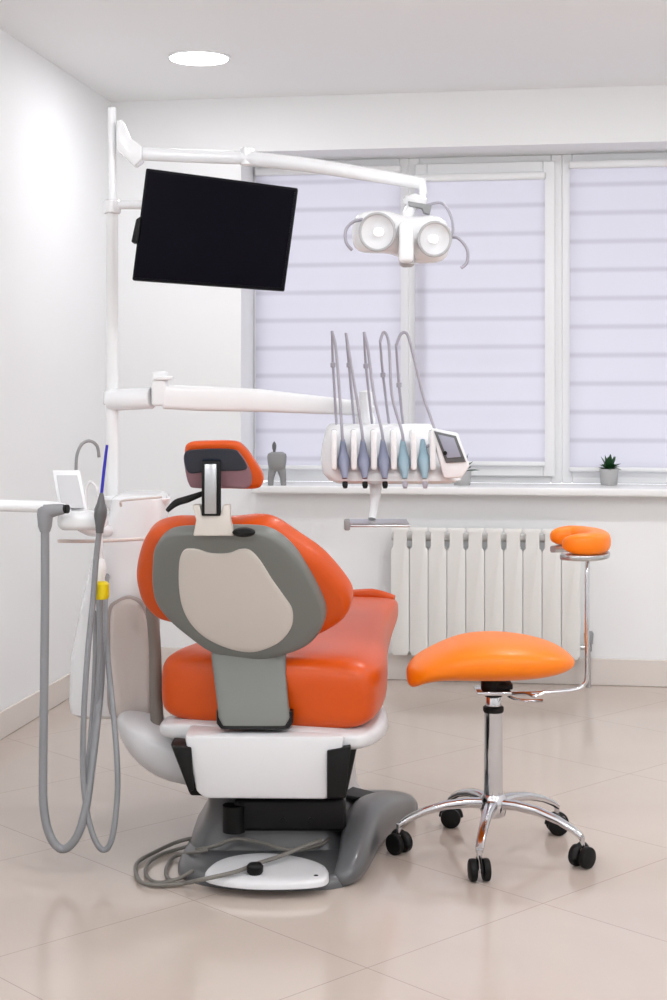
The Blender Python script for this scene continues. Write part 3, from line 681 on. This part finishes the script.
# whip arms
DW = 4.47
tops = [((332, 332), (334, 365), (338, 430)), ((346, 334), (350, 365), (356, 430)), ((364, 333), (367, 366), (374, 430)), ((380, 344), (384, 375), (391, 430)), ((396, 348), (400, 385), (405, 430))]
for k, pts in enumerate(tops):
    bm = BM(); n_ = DW+.06
    add_tube(bm, [W(pts[2][0]-1, 432, n_), W(pts[1][0]-1, pts[1][1], n_-.02), W(pts[0][0], pts[0][1]+(0 if k < 3 else -4), DW)], [.0042, .0042, .0035], 8)
    add_lathe(bm, W(pts[1][0]-1, pts[1][1], n_-.02)-UP*.008, UP, [(0, .005), (.002, .008), (.014, .008), (.016, .005)], 12)
    obj('hose_arm', bm, 'violet', it)
HL = ['first instrument from the left, blue grey handpiece with a straight hose loop', 'second instrument from the left, blue grey handpiece with a pale hose',
      'middle handpiece of the five, dark tipped, beneath the third hose arm', 'fourth instrument from the left, pale blue handpiece with a narrow arched hose',
      'rightmost handpiece of the five, pale blue with the widest arched hose, beside the display']
hx = [344, 364, 384, 404, 424]
loops = [[(332, 331), (336, 350), (340, 400), (342, 432)], [(346, 333), (349, 352), (357, 400), (362, 432)], [(364, 332), (368, 350), (374, 395), (382, 432)],
         [(380, 342), (384, 332), (389, 345), (392, 395), (402, 432)], [(396, 346), (401, 334), (407, 334), (412, 350), (423, 395), (436, 436), (428, 446)]]
for k in range(5):
    hr_ = root('dental_handpiece', HL[k], 'handpiece', W(hx[k], 470, 4.38), 'handpieces hanging in the instrument console')
    x = hx[k]
    bm = BM(); tp = W(x-1, 446, 4.405); bt = W(x+1, 482, 4.365)
    add_lathe(bm, tp, bt-tp, [(-.02, .006), (-.005, .009), (.02, .0125), (.04, .018), (.06, .018), (.08, .012), (.1, .008)], 18)
    obj('body', bm, 'teal' if k > 2 else 'bluegrey', hr_)
    bm = BM(); add_lathe(bm, bt-UP*.004, bt-tp, [(-.004, .008), (.006, .0085), (.014, .006)], 14); obj('tip', bm, 'rubber' if k < 3 else 'violet', hr_)
    bm = BM(); P3 = [W(a, b_, DW-.02-.0004*(b_-332)) for a, b_ in loops[k]]+[tp]
    add_tube(bm, P3, .0045, 8, 7); obj('hose', bm, 'violet', hr_)

# ------------------------------------------------------------- stool
SC = Q(.432, 4.053, 0)
st_ = root('dental_stool', 'bright orange stool with chrome five-wheeled base and a raised side rest', 'stool', SC)
secs = [(406.5, 670, 680, .03), (409, 665, 685, .07), (414, 659.5, 685, .10), (421, 655, 680.5, .125), (432, 650, 677, .145), (447, 643, 676, .162), (464, 637, 676, .178), (486, 634.5, 676, .188), (510, 635, 675.5, .188), (534, 638.5, 674, .172), (552, 643.5, 671, .145), (564, 649, 668, .105), (571, 655, 665, .06), (573.5, 658, 662, .025)]
bm = BM(); rings = []
for x, a, b_, dp in secs:
    d = 4.053; A, B_ = W(x, a, d), W(x, b_, d)
    # the top outline seen is the crown; keep its height
    c = (A+B_)/2; rings.append(superring(c, UP, FV, (A-B_).length/2, dp, .78, 28))
add_loft(bm, rings); obj('seat', bm, 'orange2', st_, subsurf=1)
def sz(y): return CH-(y-400)/F*4.053
bm = BM(); add_lathe(bm, SC+UP*sz(696), UP, [(0, .024), (.012, .026), (.02, .034), (.062, .034)], 20)
pbox(bm, 492, 513, 684, 690, 4.02, 4.08, .004, 2); obj('mechanism', bm, 'rubber', st_)
bm = BM(); pbox(bm, 477, 512, 692, 696, 4.0, 4.1, .003, 2); obj('mounting_plate', bm, 'chrome', st_)
bm = BM(); add_tube(bm, [W(508, 694, 4.04), W(525, 693, 4.0), W(535, 696, 3.98), W(545, 692, 3.98)], [.004, .004, .005, .006], 8); obj('height_lever', bm, 'chrome', st_)
bm = BM(); add_tube(bm, [W(508, 696, 4.06), W(520, 700, 4.04), W(543, 701, 4.02)], [.004, .004, .005], 8); obj('tilt_lever', bm, 'chrome', st_)
bm = BM(); add_lathe(bm, SC+UP*sz(706), UP, [(0, .021), (.003, .021), (.03, .019), (.036, .014)], 24)
obj('lift_rod', bm, 'chrome', st_)
bm = BM(); add_lathe(bm, SC+UP*sz(712), UP, [(0, .026), (.004, .028), (.014, .028), (.018, .022)], 24); obj('column_ring', bm, 'rubber', st_)
bm = BM(); add_lathe(bm, SC+UP*.13, UP, [(0, .026), (sz(711)-.13, .0245)], 28); obj('gas_column', bm, 'chrome', st_)
bm = BM(); add_lathe(bm, SC+UP*.095, UP, [(0, .024), (.004, .032), (.03, .038), (.052, .036), (.062, .028)], 28); obj('hub', bm, 'chrome', st_)
for k, a in enumerate((-104, -32, 40, 112, 184)):
    a = math.radians(a); dv = RV*math.cos(a)+FV*math.sin(a); R0 = .256
    bm = BM()
    prof = [(.02, .132, .020), (.07, .134, .018), (.13, .128, .016), (.19, .112, .0145), (.235, .092, .0135), (R0, .078, .0125)]
    sdir = dv.cross(UP); rings = []
    for rr, z, wv in prof: rings.append(superring(SC+dv*rr+UP*z, sdir, UP, wv*.85, wv*.72, .7, 16))
    add_loft(bm, rings); lg = obj('leg', bm, 'chrome', st_)
    cp = SC+dv*R0; ca = a+math.radians((20, 75, -35, 60, -50)[k]+90); cv_ = RV*math.cos(ca)+FV*math.sin(ca)
    bm = BM()
    for s in (-1, 1):
        add_lathe(bm, cp+UP*.0285+cv_*(s*.017)-cv_*.0095, cv_, [(0, .024), (.002, .0275), (.006, .0285), (.013, .0285), (.017, .0275), (.019, .024)], 26)
    cs2 = obj('caster', bm, 'rubber', lg)
    bm = BM(); add_lathe(bm, cp+UP*.03, UP, [(0, .0075), (.05, .0075)], 12); add_tube(bm, [cp+UP*.0285-cv_*.008, cp+UP*.0285+cv_*.008], .008, 12); obj('caster_stem', bm, 'chrome', lg)
    bm = BM(); fw_ = cv_.cross(UP); pts_ = []
    for i in range(9):
        t = math.pi*(i/8); pts_.append(cp+UP*(.0285+.032*math.sin(t))+fw_*(.032*math.cos(t)))
    add_tube(bm, pts_, .006, 8, 2, flat=(1.3, .5)); obj('caster_hood', bm, 'black', lg)
# side rest on bent chrome bar
bm = BM(); add_tube(bm, [W(500, 694, 4.10), W(540, 693, 4.13), W(574, 690, 4.15), W(584, 684, 4.16), W(587, 672, 4.16), W(587, 620, 4.16), W(587, 575, 4.17), W(588, 552, 4.19)], .0065, 12); obj('rest_bar', bm, 'chrome', st_)
# curved bolster
bm = BM(); arcc = W(576, 540, 4.24); rings = []; brings = []
n = 19
for i in range(n):
    t = math.radians(-128+i/(n-1)*256)
    ex = 1.0 if math.cos(t) > 0 else 1.35
    p = arcc+RV*(math.cos(t)*.062*ex+.0)+FV*(math.sin(t)*.125)
    tn = (RV*(-math.sin(t)*.062*ex)+FV*(math.cos(t)*.125)).normalized(); nr = tn.cross(UP)
    e = min(i, n-1-i); q = (0.45, .8, .95, 1)[min(e, 3)]
    rings.append(superring(p, nr, UP, .034*q, .031*q, .75, 18))
    brings.append(superring(p-UP*.036, nr, UP, (.031 if t < .3 else .02)*q, .010, .6, 14))
add_loft(bm, rings); obj('side_rest', bm, 'orange2', st_, subsurf=1)
bm = BM(); add_loft(bm, brings); obj('rest_plate', bm, 'steel', st_)

# ------------------------------------------------------------- light, camera, view
w = bpy.data.worlds.new('overcast_sky'); S.world = w; w.use_nodes = True
w.node_tree.nodes['Background'].inputs[0].default_value = (.93, .945, 1.0, 1); w.node_tree.nodes['Background'].inputs[1].default_value = 2.3
cam = bpy.data.cameras.new('camera'); co = bpy.data.objects.new('camera', cam); COL.objects.link(co)
cam.lens = 54; cam.sensor_fit = 'AUTO'; cam.sensor_width = 36; cam.shift_y = -.1; cam.clip_start = .05
co.location = (0, 0, CH); co.rotation_euler = (math.pi/2, 0, TH)
S.camera = co
vs = S.view_settings; vs.view_transform = 'Standard'; vs.look = 'None'; vs.gamma = 1; vs.use_curve_mapping = False; vs.exposure = .15
